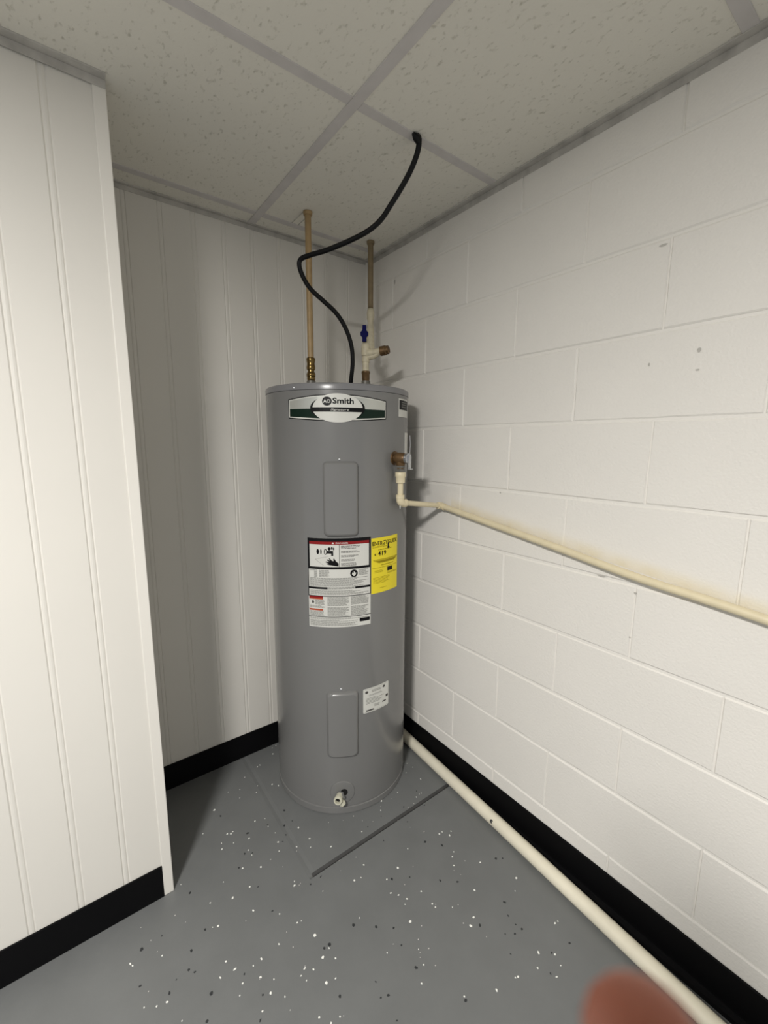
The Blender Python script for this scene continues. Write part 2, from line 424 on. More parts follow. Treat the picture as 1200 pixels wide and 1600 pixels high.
boards(wall_left, -3.4, -PW-0.026, -PD+0.0075, H-0.005, -1.108)
# corner trim strip on the partition, corner bead in the far corner
t1 = put('trim_1', boxbm(-PW-0.026, -PW, -PD-0.003, -PD+0.03, 0.0, H-0.006, bevel=0.0018), M_TRIM, smooth=False)
tag(t1, kind='structure', label='white vertical corner strip on the partition edge')
t2 = put('trim_2', boxbm(-0.013, 0.0, -0.013, 0.0, 0.105, H-0.006, bevel=0.003), M_TRIM, smooth=False)
tag(t2, kind='structure', label='thin white bead in the far room corner')

# black cove base
def baseboard(name, bm, label):
    return tag(put(name, bm, M_BASE, smooth=False), kind='structure', label=label)
BH = 0.102
def cove_bm():
    bm = bmesh.new()
    prof = [(-0.0012, 0.0), (-0.0012, BH), (-0.0050, BH), (-0.0062, BH-0.002), (-0.0064, 0.018), (-0.0075, 0.010), (-0.0100, 0.005), (-0.0190, 0.0022), (-0.0290, 0.0012), (-0.0295, 0.0)]
    a = [bm.verts.new((x, -3.2, z)) for x, z in prof]; b = [bm.verts.new((x, -0.014, z)) for x, z in prof]
    for k in range(len(prof)):
        bm.faces.new((a[k], a[(k+1) % len(prof)], b[(k+1) % len(prof)], b[k]))
    bm.faces.new(a); bm.faces.new(b[::-1])
    return bm
baseboard('baseboard_back', boxbm(-PW-0.002, -0.006, -0.0125, -0.0076, 0.0, BH, bevel=0.0015), 'black vinyl base along the wall behind the heater')
baseboard('baseboard_left', boxbm(-3.4, -PW-0.0262, -PD-0.005, -PD-0.0001, 0.0, BH, bevel=0.0015), 'black vinyl base along the white partition')
baseboard('baseboard_right', cove_bm(), 'black vinyl base along the block wall')

# suspended ceiling
ceil = put('ceiling', boxbm(-3.4, 0.18, -3.2, 0.1, H+0.03, H+0.06), M_BAR, smooth=False)
tag(ceil, kind='structure', label='suspended ceiling of white fissured tiles in a metal grid')
BX = [0.0, -0.519, -1.739, -2.959, -3.4]
BY = [0.0, -0.096, -0.702, -1.311, -1.92, -2.53, -3.14, -3.2]
TILE = {}
def tile_mesh(w, l):
    key = (round(w, 3), round(l, 3))
    if key not in TILE:
        bm = boxbm(-w/2, w/2, -l/2, l/2, 0, 0.014, bevel=0.002, seg=1)
        me = bpy.data.meshes.new('ceiling_tile'); bm.to_mesh(me); bm.free(); me.materials.append(M_TILE); TILE[key] = me
    return TILE[key]
rt = random.Random(3)
for x0, x1 in zip(BX, BX[1:]):
    for y0, y1 in zip(BY, BY[1:]):
        w, l = x0-x1-0.010, y0-y1-0.010
        xl = x1
        if x1 < -1.0 and y1 > -0.42:
            if x0 < -1.0: continue
            xl, w = -PW, x0+PW-0.006
        o = bpy.data.objects.new('ceiling_tile', tile_mesh(w, l)); COL.objects.link(o)
        o.parent = ceil; o.location = ((x0+xl)/2, (y0+y1)/2, H+0.0018+rt.uniform(0, 0.0012))
def barpiece(name, *a):
    bm = boxbm(*a, bevel=0.0008, seg=1); return put(name, bm, M_BAR if name == 'grid_bar' else M_ANGLE, ceil, smooth=False)
for x in BX[1:-1]:
    barpiece('grid_bar', x-0.0135, x+0.0135, -3.2, -0.0205 if x > -1 else -PD-0.022, H-0.0006, H+0.0035)
for y in BY[1:-1]:
    xe = -PW-0.001 if y > -0.43 else -3.4
    for xa, xb in zip(BX, BX[1:]):
        xb = max(xb, xe)
        if xb >= xa - 0.05: continue
        barpiece('grid_bar', xb+0.0137, xa-(0.0137 if xa < 0 else 0.0205), y-0.0135, y+0.0135, H+0.0, H+0.0042)
barpiece('wall_angle', -0.0205, -0.0004, -3.2, -0.0004, H-0.0012, H+0.0042)
barpiece('wall_angle', -0.0016, -0.0004, -3.2, -0.0004, H-0.019, H-0.0012)
barpiece('wall_angle', -PW, -0.0206, -0.0205, -0.0004, H-0.0012, H+0.0042)
barpiece('wall_angle', -PW, -0.002, -0.0092, -0.0078, H-0.016, H-0.0012)
barpiece('wall_angle', -3.4, -PW, -PD-0.0235, -PD-0.0035, H-0.0012, H+0.0042)
barpiece('wall_angle', -3.4, -PW+0.0005, -PD-0.0045, -PD-0.0033, H-0.019, H-0.0012)
# the slit cut in the tile for the hot pipe
for xa in (-0.403, -0.378):
    o = put('tile_cut', boxbm(xa-0.001, xa+0.001, -0.205, -0.11, H+0.0010, H+0.0030), M_ANGLE, ceil, smooth=False)

# ---------------------------------------------------------------- water heater
CX, CY, RAD, TOP = -0.3208, -0.2815, 0.2530, 1.494
A0 = math.radians(-121.0)
def cylp(s, z, off):
    a = A0 + s/RAD
    return (CX+(RAD+off)*math.cos(a), CY+(RAD+off)*math.sin(a), z)
def S(theta_deg):
    return math.radians(theta_deg+121.0)*RAD
heater = thing('water_heater', 'tall grey cylindrical electric water heater standing in the corner', 'water heater', (CX, CY, 0))
def ring_pts(z, r): return (z, r)
bm = lathe_bm((CX, CY, 0), (0, 0, 1), [(0.028, RAD-0.004), (0.030, RAD), (1.4722, RAD), (1.4733, RAD-0.002)], seg=128)
put('tank_jacket', bm, M_GREY, heater)
bm = lathe_bm((CX, CY, 0), (0, 0, 1), [(1.4735, RAD-0.004), (1.4735, RAD+0.0012), (1.488, RAD+0.0012), (1.4915, RAD), (1.4935, RAD-0.0025), (1.494, RAD-0.006), (1.4905, RAD-0.012), (1.4905, 0.02)], seg=128)
put('top_lid', bm, M_GREYLID, heater)
bm = lathe_bm((CX, CY, 0), (0, 0, 1), [(0.0002, RAD-0.012), (0.0002, RAD-0.002), (0.003, RAD+0.001), (0.0245, RAD+0.001), (0.0275, RAD-0.003)], seg=128)
put('base_pan', bm, M_GREY, heater)

def flat_patch(bm, outline, off, step=0.011, depth=None, hole=None):
    """2-D outline in (s, z) cut into strips and wrapped round the jacket; depth gives it an edge down to that offset"""
    b2 = bmesh.new()
    vs = [b2.verts.new((s, z, 0)) for s, z in outline]
    b2.faces.new(vs)
    lo, hi = min(q[0] for q in outline), max(q[0] for q in outline)
    s = lo + step
    while s < hi - 1e-5:
        bmesh.ops.bisect_plane(b2, geom=b2.verts[:]+b2.edges[:]+b2.faces[:], plane_co=(s, 0, 0), plane_no=(1, 0, 0))
        s += step
    b2.verts.index_update()
    mp = [bm.verts.new(cylp(v.co.x, v.co.y, off)) for v in b2.verts]
    for f in b2.faces:
        bm.faces.new([mp[v.index] for v in f.verts])
    if depth is not None:
        for e in b2.edges:
            if len(e.link_faces) == 1:
                a, b = e.verts
                c = bm.verts.new(cylp(a.co.x, a.co.y, depth)); d = bm.verts.new(cylp(b.co.x, b.co.y, depth))
                bm.faces.new((mp[a.index], mp[b.index], d, c))
    b2.free()
def rect(s0, s1, z0, z1): return [(s0, z0), (s1, z0), (s1, z1), (s0, z1)]
def rrect(s0, s1, z0, z1, r, n=5):
    out = []
    for cx, cz, a in ((s1-r, z0+r, -90), (s1-r, z1-r, 0), (s0+r, z1-r, 90), (s0+r, z0+r, 180)):
        for k in range(n+1):
            t = math.radians(a+90*k/n); out.append((cx+r*math.cos(t), cz+r*math.sin(t)))
    return out
def ellipse(cs, cz, a, b, n=40, t0=0, t1=360):
    return [(cs+a*math.cos(math.radians(t0+(t1-t0)*k/n)), cz+b*math.sin(math.radians(t0+(t1-t0)*k/n))) for k in range(n)]
def patch(name, mat, parent, outlines, off, depth=None):
    bm = bmesh.new()
    for ol in outlines: flat_patch(bm, ol, off, depth=depth)
    # keep windings outward
    for f in bm.faces:
        f.normal_update()
    return put(name, bm, mat, parent, smooth=False)

FONT_CACHE = {}
def text_poly(txt, shear=0.0, bold=0.0):
    key = (txt, shear, bold)
    if key in FONT_CACHE: return FONT_CACHE[key]
    cu = bpy.data.curves.new('tmp_text', 'FONT'); cu.body = txt; cu.size = 1.0; cu.shear = shear; cu.offset = bold; cu.resolution_u = 3
    ob = bpy.data.objects.new('tmp_text', cu); COL.objects.link(ob)
    dg = bpy.context.evaluated_depsgraph_get(); dg.update()
    me = ob.evaluated_get(dg).to_mesh()
    vs = [(v.co.x, v.co.y) for v in me.vertices]; fs = [tuple(p.vertices) for p in me.polygons]
    ob.evaluated_get(dg).to_mesh_clear()
    bpy.data.objects.remove(ob); bpy.data.curves.remove(cu)
    FONT_CACHE[key] = (vs, fs); return vs, fs
def add_text(bm, txt, s0, s1, z0, z1, off, shear=0.0, bold=0.0):
    """text stretched to fill the box s0..s1, z0..z1 on the jacket"""
    vs, fs = text_poly(txt, shear, bold)
    x0, x1 = min(v[0] for v in vs), max(v[0] for v in vs); y0, y1 = min(v[1] for v in vs), max(v[1] for v in vs)
    mp = [bm.verts.new(cylp(s0+(s1-s0)*(x-x0)/(x1-x0), z0+(z1-z0)*(y-y0)/(y1-y0), off)) for x, y in vs]
    for f in fs:
        try: bm.faces.new([mp[i] for i in f])
        except ValueError: pass
def add_lines(bm, s0, s1, z1, z0, pitch, th, off, rng, ragged=0.25, gap=0.0):
    """rows of unreadably small print: word-length dashes"""
    z = z1
    while z - th > z0:
        end = s1 - rng.random()**2*ragged*(s1-s0)
        s = s0
        while s < end - 0.0005:
            w = min(rng.uniform(0.003, 0.011), end-s)
            flat_patch(bm, rect(s, s+w, z-th, z), off)
            s += w + 0.0011
        z -= pitch

# access panels
def access_panel(sc, half, z0, z1):
    bm = bmesh.new()
    rings = []
    for ins, off in ((-0.003, 0.0), (-0.001, 0.0065), (0.002, 0.0105), (0.006, 0.0125)):
        ol = rrect(sc-half+ins, sc+half-ins, z0+ins, z1-ins, 0.014)
        # subdivide long horizontal runs so they follow the curve
        full = []
        for (a, b), (c, d) in zip(ol, ol[1:]+ol[:1]):
            n = max(1, int(abs(c-a)/0.006)) if abs(b-d) < 1e-6 else 1
            full += [(a+(c-a)*k/n, b+(d-b)*k/n) for k in range(n)]
        rings.append((full, off))
    n = min(len(r[0]) for r in rings)
    base_n = len(rings[0][0])
    vr = []
    for full, off in rings:
        if len(full) != base_n:      # resample to the first ring's count
            m = len(full); full = [full[int(i*m/base_n) % m] for i in range(base_n)]
        vr.append([bm.verts.new(cylp(s, z, off)) for s, z in full])
    for a, b in zip(vr, vr[1:]):
        for i in range(base_n):
            bm.faces.new((a[i], a[(i+1) % base_n], b[(i+1) % base_n], b[i]))
    top = [q for q in rings[-1][0]]
    flat_patch(bm, top, 0.0125, step=0.006)
    return put('access_panel', bm, M_GREY, heater)
pu = access_panel(S(-119.9), 0.0525, 1.019, 1.252)
pl = access_panel(S(-120.3), 0.0515, 0.232, 0.473)
def screw(s, z, off, parent):
    c = Vector(cylp(s, z, off-0.001)); d = Vector(cylp(s, z, 1.0)) - Vector(cylp(s, z, 0.0))
    return put('screw', lathe_bm(c, d, [(0, 0.0042), (0.0016, 0.0042), (0.0030, 0.003), (0.0036, 0.001)], seg=12), M_STEEL, parent)
screw(S(-120.6), 1.2615, 0.0, pu)
screw(S(-121.2), 0.484, 0.0, pl)
screw(S(-153.5), 1.4795, 0.0012, heater)

# brand badge on the front
bs = S(-121.35)
def band(top_end, bot_end, top_mid, bot_mid, half, n=10):
    up = [(bs-half + 2*half*k/n, top_end+(top_mid-top_end)*math.sin(math.pi*k/n)) for k in range(n+1)]
    dn = [(bs-half + 2*half*k/n, bot_end+(bot_mid-bot_end)*math.sin(math.pi*k/n)) for k in range(n+1)]
    return dn + up[::-1]
badge = patch('brand_badge', M_BLACK, heater, [band(1.4455, 1.3875, 1.459, 1.378, 0.1655)], 0.0005, 0.0)
patch('badge_border', M_WHITE, badge, [band(1.4428, 1.3903, 1.4562, 1.3808, 0.1625)], 0.0008)
patch('badge_silver_field', M_SILVER, badge, [band(1.4405, 1.4165, 1.4535, 1.416, 0.1595)], 0.0011)
patch('badge_green_field', M_GREEN, badge, [band(1.4160, 1.3930, 1.4155, 1.385, 0.1595)], 0.0011)
patch('badge_black_arc', M_BLACK, badge, [ellipse(bs, 1.4175, 0.0855, 0.0385)], 0.0014)
oval = patch('badge_oval', M_WHITE, badge, [ellipse(bs, 1.4175, 0.0775, 0.0435)], 0.0022, 0.0)
def clipstripe(z0, z1, cz, a, b):
    n = 8
    r = [(bs+a*math.sqrt(max(0, 1-((z0+(z1-z0)*k/n-cz)/b)**2)), z0+(z1-z0)*k/n) for k in range(n+1)]
    l = [(2*bs-s, z) for s, z in r]
    return r + l[::-1]
patch('badge_stripe', M_BLACK, badge, [clipstripe(1.4060, 1.4195, 1.4175, 0.0775, 0.0435)], 0.0024)
bm = bmesh.new()
flat_patch(bm, ellipse(S(-128.7), 1.4375, 0.0148, 0.0135, 28), 0.0024)
add_text(bm, 'Smith', S(-124.9), S(-110.2), 1.4300, 1.4480, 0.0024, bold=0.03)
flat_patch(bm, ellipse(S(-109.3), 1.4312, 0.0009, 0.0009, 8), 0.0024)
tag(put('badge_lettering', bm, M_BLACK, badge, smooth=False), kind='stuff')
bm = bmesh.new()
add_text(bm, 'AO', S(-131.3), S(-126.3), 1.4325, 1.4430, 0.0026, bold=0.02)
add_text(bm, 'Signature', S(-126.3), S(-113.5), 1.4078, 1.4165, 0.0026, shear=0.35)
tag(put('badge_white_lettering', bm, M_WHITE, badge, smooth=False), kind='stuff')

# danger label
rl = random.Random(8)
d0, d1 = S(-145.1), S(-97.5)
dl = patch('danger_label', M_WHITE, heater, [rect(d0, d1, 0.708, 1.010)], 0.0005, 0.0)
W = d1-d0
def du(u): return d0 + W*u
bm = bmesh.new()
F = 0.0011
# heavy black frame of the upper panel, thin frame of the middle one
flat_patch(bm, rect(du(0), du(1), 0.999, 1.010), F)
flat_patch(bm, rect(du(0), du(0.030), 0.915, 0.999), F); flat_patch(bm, rect(du(0.970), du(1), 0.915, 0.999), F)
flat_patch(bm, rect(du(0), du(1), 0.907, 0.915), F)
flat_patch(bm, rect(du(0), du(0.010), 0.815, 0.907), F); flat_patch(bm, rect(du(0.988), du(1), 0.815, 0.907), F)
flat_patch(bm, rect(du(0), du(0.31), 0.8395, 0.8465), F); flat_patch(bm, rect(du(0.74), du(1), 0.8395, 0.8465), F)
flat_patch(bm, rect(du(0), du(1), 0.8145, 0.8170), F)
flat_patch(bm, rect(du(0), du(1), 0.7435, 0.7455), F)
flat_patch(bm, rect(du(0.497), du(0.503), 0.915, 0.990), F)
flat_patch(bm, rrect(du(0.81), du(0.985), 0.7225, 0.7345, 0.003), F)
# pictogram: sign of a hand in a circle
flat_patch(bm, ellipse(du(0.722), 0.8915, 0.0125, 0.0128, 28), F)
# tap and hand pictogram
flat_patch(bm, ellipse(du(0.165), 0.9655, 0.0042, 0.0090, 16), F)
flat_patch(bm, ellipse(du(0.215), 0.9655, 0.0028, 0.0085, 14), F)
flat_patch(bm, ellipse(du(0.285), 0.9655, 0.0050, 0.0098, 18), F)
flat_patch(bm, rect(du(0.29), du(0.405), 0.9600, 0.9685), F)
flat_patch(bm, rect(du(0.375), du(0.405), 0.9520, 0.9600), F)
flat_patch(bm, ellipse(du(0.345), 0.9755, 0.0048, 0.0055, 14), F)
flat_patch(bm, ellipse(du(0.385), 0.9775, 0.0026, 0.0055, 12), F)
flat_patch(bm, ellipse(du(0.412), 0.9755, 0.0022, 0.0050, 12), F)
flat_patch(bm, [(du(.345),.9215),(du(.30),.9245),(du(.295),.9265),(du(.335),.9270),(du(.285),.9310),(du(.29),.9335),(du(.345),.9320),(du(.30),.9385),(du(.31),.9405),(du(.355),.9365),(du(.335),.9440),(du(.35),.9445),(du(.38),.9370),(du(.41),.9340),(du(.405),.9425),(du(.42),.9430),(du(.445),.9345),(du(.485),.9270),(du(.485),.9165),(du(.44),.9185)], F)
tag(put('black_print', bm, M_BLACK, dl, smooth=False), kind='stuff')
bm = bmesh.new()
flat_patch(bm, ellipse(du(0.215), 0.9655, 0.0012, 0.0060, 12), F+0.0003)
flat_patch(bm, ellipse(du(0.285), 0.9655, 0.0028, 0.0070, 14), F+0.0003)
flat_patch(bm, [(du(.69),.889),(du(.70),.896),(du(.715),.892),(du(.72),.899),(du(.74),.894),(du(.757),.893),(du(.745),.886),(du(.72),.882)], F+0.0003)
add_text(bm, 'DANGER', du(0.445), du(0.635), 0.9917, 0.9970, F+0.0005, bold=0.01)
flat_patch(bm, [(du(.385), .9915), (du(.42), .9915), (du(.4025), .9978)], F+0.0005)
tag(put('white_print', bm, M_WHITE, dl, smooth=False), kind='stuff')
bm = bmesh.new()
flat_patch(bm, rect(du(0.030), du(0.970), 0.9895, 0.999), F+0.0002)
put('danger_header', bm, M_RED, dl, smooth=False)
bm = bmesh.new()
flat_patch(bm, rect(du(0.01), du(0.235), 0.8085, 0.8145), F)
put('warning_header', bm, M_RED, dl, smooth=False)
bm = bmesh.new()
flat_patch(bm, rect(du(0.01), du(0.235), 0.8040, 0.8085), F)
put('warning_underline', bm, M_ORANGE, dl, smooth=False)
bm = bmesh.new(); flat_patch(bm, rect(du(0.01), du(0.235), 0.7655, 0.7715), F)
put('caution_header', bm, M_ORANGE, dl, smooth=False)
bm = bmesh.new()
for z1, z0, e in ((0.985, 0.9725, .83), (0.9675, 0.9595, .82), (0.9535, 0.945, .80), (0.940, 0.932, .74), (0.9275, 0.918, .77)):
    add_lines(bm, du(0.525), du(e), z1, z0, 0.0038, 0.0017, F, rl, 0.3)
flat_patch(bm, [(du(.12),.9400),(du(.33),.9500),(du(.33),.9505),(du(.12),.9405)], F)
flat_patch(bm, [(du(.12),.9400),(du(.25),.9200),(du(.255),.9200),(du(.125),.9400)], F)
flat_patch(bm, ellipse(du(0.07), 0.7945, 0.0042, 0.0050, 16), F)
tag(put('dark_grey_print', bm, M_DTEXT, dl, smooth=False), kind='stuff')
bm = bmesh.new()
add_lines(bm, du(0.025), du(0.15), 0.904, 0.900, 0.0034, 0.0016, F, rl, 0.1)
add_lines(bm, du(0.10), du(0.15), 0.9005, 0.880, 0.0030, 0.0014, F, rl, 0.1)
add_lines(bm, du(0.18), du(0.34), 0.904, 0.880, 0.0030, 0.0015, F, rl, 0.15)
add_lines(bm, du(0.80), du(0.96), 0.904, 0.884, 0.0030, 0.0014, F, rl, 0.3)
add_lines(bm, du(0.03), du(0.97), 0.8775, 0.849, 0.0033, 0.0015, F, rl, 0.35)
add_lines(bm, du(0.32), du(0.73), 0.846, 0.840, 0.0034, 0.0022, F, rl, 0.1)
add_lines(bm, du(0.03), du(0.97), 0.8355, 0.820, 0.0033, 0.0015, F, rl, 0.3)
add_lines(bm, du(0.11), du(0.26), 0.802, 0.785, 0.0028, 0.0014, F, rl, 0.2)
add_lines(bm, du(0.02), du(0.27), 0.783, 0.773, 0.0030, 0.0014, F, rl, 0.3)
add_lines(bm, du(0.02), du(0.26), 0.7635, 0.747, 0.0029, 0.0014, F, rl, 0.3)
add_lines(bm, du(0.305), du(0.64), 0.8125, 0.782, 0.0028, 0.0014, F, rl, 0.2)
add_lines(bm, du(0.305), du(0.64), 0.7785, 0.747, 0.0028, 0.0014, F, rl, 0.2)
add_lines(bm, du(0.67), du(0.965), 0.8120, 0.785, 0.0028, 0.0014, F, rl, 0.2)
add_lines(bm, du(0.67), du(0.965), 0.7795, 0.747, 0.0030, 0.0014, F, rl, 0.3)
add_lines(bm, du(0.02), du(0.95), 0.7410, 0.735, 0.0030, 0.0014, F, rl, 0.3)
add_lines(bm, du(0.02), du(0.78), 0.7330, 0.711, 0.0031, 0.0014, F, rl, 0.45)
tag(put('grey_print', bm, M_TEXT, dl, smooth=False), kind='stuff')

# energy label
e0, e1 = S(-96.9), S(-69.2)
el = patch('energy_label', M_YELLOW, heater, [rect(e0, e1, 0.811, 1.002)], 0.0006, 0.0)
def eu(u): return e0 + (e1-e0)*u
bm = bmesh.new()
add_text(bm, 'ENERGYGUIDE', eu(0.03), eu(0.97), 0.976, 0.9905, F, bold=0.014)
flat_patch(bm, rect(eu(0.555), eu(0.605), 0.966, 0.980), F)
flat_patch(bm, [(eu(.52), .9665), (eu(.58), .9585), (eu(.64), .9665)], F)
add_text(bm, '$', eu(0.09), eu(0.15), 0.9415, 0.9490, F, bold=0.01)
add_text(bm, '419', eu(0.21), eu(0.50), 0.9400, 0.9560, F, bold=0.02)
flat_patch(bm, rect(eu(0.55), eu(0.76), 0.8815, 0.8955), F)
tag(put('black_print', bm, M_BLACK, el, smooth=False), kind='stuff')
bm = bmesh.new()
add_lines(bm, eu(0.03), eu(0.60), 0.9735, 0.9665, 0.0030, 0.0012, F, rl, 0.3)
add_lines(bm, eu(0.22), eu(0.72), 0.9620, 0.9575, 0.0042, 0.0022, F, rl, 0.1)
flat_patch(bm, rect(eu(0.06), eu(0.94), 0.9255, 0.9275), F)
flat_patch(bm, [(eu(.93), .9235), (eu(.99), .9265), (eu(.93), .9295)], F)
flat_patch(bm, [(eu(.07), .9235), (eu(.94), .9235), (eu(.85), .9150), (eu(.25), .9150)], F)
add_lines(bm, eu(0.33), eu(0.80), 0.9080, 0.9035, 0.0042, 0.0024, F, rl, 0.1)
add_lines(bm, eu(0.03), eu(0.96), 0.8995, 0.8960, 0.0030, 0.0012, F, rl, 0.1)
add_lines(bm, eu(0.10), eu(0.45), 0.8900, 0.8800, 0.0032, 0.0010, F, rl, 0.3)
add_lines(bm, eu(0.55), eu(0.95), 0.8770, 0.8700, 0.0032, 0.0012, F, rl, 0.4)
add_lines(bm, eu(0.06), eu(0.70), 0.8660, 0.8420, 0.0040, 0.0010, F, rl, 0.4)
add_lines(bm, eu(0.28), eu(0.52), 0.8280, 0.8255, 0.0030, 0.0014, F, rl, 0.1)
tag(put('olive_print', bm, M_OLTEXT, el, smooth=False), kind='stuff')

# rating plate
r0, r1 = S(-103.8), S(-79.4)
rp = patch('rating_plate', M_WHITE, heater, [rrect(r0, r1, 0.3795, 0.471, 0.004, 3)], 0.0006, 0.0)
def ru(u): return r0 + (r1-r0)*u
bm = bmesh.new()
flat_patch(bm, ellipse(ru(0.12), 0.4575, 0.0058, 0.0050, 18), F)
flat_patch(bm, ellipse(ru(0.78), 0.4590, 0.0055, 0.0045, 16), F)
flat_patch(bm, rect(ru(0.87), ru(0.97), 0.4140, 0.4230), F)
flat_patch(bm, rect(ru(0.10), ru(0.38), 0.3850, 0.3905), F)
flat_patch(bm, rect(ru(0.72), ru(0.88), 0.3990, 0.4040), F)
tag(put('dark_grey_print', bm, M_DTEXT, rp, smooth=False), kind='stuff')
bm = bmesh.new()
add_lines(bm, ru(0.30), ru(0.68), 0.4620, 0.4530, 0.0034, 0.0014, F, rl, 0.3)
add_lines(bm, ru(0.20), ru(0.72), 0.4460, 0.4400, 0.0034, 0.0012, F, rl, 0.3)
add_lines(bm, ru(0.10), ru(0.80), 0.4340, 0.4100, 0.0048, 0.0016, F, rl, 0.5)
add_lines(bm, ru(0.40), ru(0.66), 0.4050, 0.3960, 0.0034, 0.0014, F, rl, 0.3)
for z in (0.4705, 0.381):
    flat_patch(bm, rect(ru(0.05), ru(0.95), z-0.0030 if z > .4 else z+0.0015, z-0.0024 if z > .4 else z+0.0021), F)
tag(put('grey_print', bm, M_TEXT, rp, smooth=False), kind='stuff')

# small label by the lid and the narrow strip below it
s0, s1 = S(-68.8), S(-50.0)
sl = patch('approval_label', M_WHITE, heater, [rect(s0, s1, 1.4005, 1.4600)], 0.0006, 0.0)
bm = bmesh.new(); flat_patch(bm, rect(s0+0.004, s1-0.004, 1.4240, 1.4555), F)
put('black_block', bm, M_BLACK, sl, smooth=False)
bm = bmesh.new()
add_lines(bm, s0+0.020, s1-0.014, 1.4500, 1.4300, 0.0075, 0.0035, F+0.0003, rl, 0.1)
tag(put('grey_print', bm, M_TEXT, sl, smooth=False), kind='stuff')
patch('notice_strip', M_WHITE, heater, [rect(S(-56.0), S(-46.5), 1.276, 1.349)], 0.0006, 0.0)

# drain valve at the foot
dz = 0.0885; dsx = S(-121.0)
dc = Vector(cylp(dsx, dz, 0.0)); dn = (Vector(cylp(dsx, dz, 1.0)) - dc).normalized()
lat = Vector((-dn.y, dn.x, 0))      # to the right of the picture
bm = bmesh.new()
rr = [(0.044, 0.0005), (0.042, 0.0035), (0.036, 0.0042), (0.020, 0.0036)]
seg = 48; rings = []
for r, off in rr:
    rings.append([bm.verts.new(cylp(dsx + r*math.cos(6.2832*k/seg), dz + r*math.sin(6.2832*k/seg), off)) for k in range(seg)])
for a, b in zip(rings, rings[1:]):
    for k in range(seg): bm.faces.new((a[k], a[(k+1) % seg], b[(k+1) % seg], b[k]))
bm.faces.new(rings[-1])
esc = put('drain_escutcheon', bm, M_GREY, heater)
bm = lathe_bm(dc + lat*0.006 + Vector((0, 0, 0.002)), dn, [(0.0032, 0.0125), (0.0046, 0.0125), (0.0046, 0.002)], seg=24)
put('drain_opening', bm, M_HOLE, esc)
dv_org = dc - lat*0.003 + Vector((0, 0, -0.003))
bm = lathe_bm(dv_org, dn + Vector((0, 0, -0.10)), [(0.0, 0.0085), (0.014, 0.0085), (0.014, 0.011), (0.020, 0.011)], seg=20)
dv = put('drain_valve', bm, M_GREY, heater)
nz = dc + dn*0.024 - lat*0.013 + Vector((0, 0, -0.002))
nd = (dn - lat*0.25 + Vector((0, 0, 0.15))).normalized()
bm = lathe_bm(nz, nd, [(-0.012, 0.0125), (0.004, 0.0125), (0.006, 0.0145), (0.014, 0.0145), (0.0155, 0.0135), (0.0155, 0.0092), (0.004, 0.0085), (0.004, 0.001)], seg=28)
put('hose_thread', bm, M_VALVE, dv)
bm = lathe_bm(nz, nd, [(0.0042, 0.0086), (0.0052, 0.0086), (0.0052, 0.001)], seg=24)
put('outlet_bore', bm, M_HOLE, dv)
kd = (Vector((0, 0, -1)) + lat*0.55 + dn*0.15).normalized()
bm = lathe_bm(nz - nd*0.004, kd, [(0.008, 0.0085), (0.016, 0.0085), (0.017, 0.0115), (0.028, 0.0115), (0.030, 0.009)], seg=8)
put('drain_knob', bm, M_VALVE, dv)

# top nipples
PORTL = Vector((-0.391, -0.210, 0)); PORTR = Vector((-0.235, -0.333, 0))
for pos in (PORTL, PORTR):
    bm = lathe_bm((pos.x, pos.y, 1.4908), (0, 0, 1), [(0.0, 0.0235), (0.004, 0.0235), (0.006, 0.0205), (0.042, 0.0155), (0.044, 0.0155)], seg=28)
    put('pipe_nipple', bm, M_GALV, heater)

# relief valve on the right
TV = Vector((-0.2440, -0.5440, 1.2630)); tang = math.radians(-73.5)
tn = Vector((math.cos(tang), math.sin(tang), 0)); tl = Vector((-tn.y, tn.x, 0))
tr = Vector((CX, CY, 1.263)) + tn*(RAD-0.001)
bm = lathe_bm(tr, tn, [(0.0, 0.024), (0.003, 0.023), (0.004, 0.015), (0.012, 0.015), (0.012, 0.0185), (0.016, 0.0195), (0.036, 0.0185), (0.043, 0.016), (0.047, 0.014)], seg=28)
tp = put('relief_valve', bm, M_BRONZE, heater)
dx = tr + tn*0.025
bm = lathe_bm((dx.x, dx.y, dx.z), (0, 0, -1), [(0.0, 0.0155), (0.020, 0.0155), (0.024, 0.0135), (0.034, 0.0135)], seg=24)
put('outlet_neck', bm, M_BRONZE, tp)
bm = lathe_bm((dx.x, dx.y, dx.z), (0, 0, -1), [(0.024, 0.0165), (0.030, 0.0165), (0.031, 0.0145), (0.036, 0.0145), (0.037, 0.0165), (0.045, 0.0165)], seg=6)
put('outlet_nut', bm, M_GALV, tp)
bm = lathe_bm(tr + tn*0.046, tn, [(0.0, 0.0165), (0.004, 0.0175), (0.010, 0.0175), (0.012, 0.015)], seg=24)
put('valve_cap', bm, M_STEEL, tp)
bm = bmesh.new()
lev = tr + tn*0.060
def obox(bm, c, ax, ay, az, hx, hy, hz):
    vs = [bm.verts.new(c + ax*(sx*hx) + ay*(sy*hy) + az*(sz*hz)) for sx in (-1, 1) for sy in (-1, 1) for sz in (-1, 1)]
    for f in ((0,1,3,2),(4,6,7,5),(0,4,5,1),(2,3,7,6),(0,2,6,4),(1,5,7,3)): bm.faces.new([vs[i] for i in f])
UP = Vector((0, 0, 1))
obox(bm, lev + UP*(-0.012), tn, tl, UP, 0.0016, 0.0075, 0.024)
obox(bm, lev + UP*0.010 - tn*0.003, tn, tl, UP, 0.006, 0.005, 0.004)
obox(bm, lev + UP*(-0.034) + tn*0.003, tn, tl, UP, 0.005, 0.0075, 0.0016)
put('test_lever', bm, M_STEEL, tp, smooth=False)
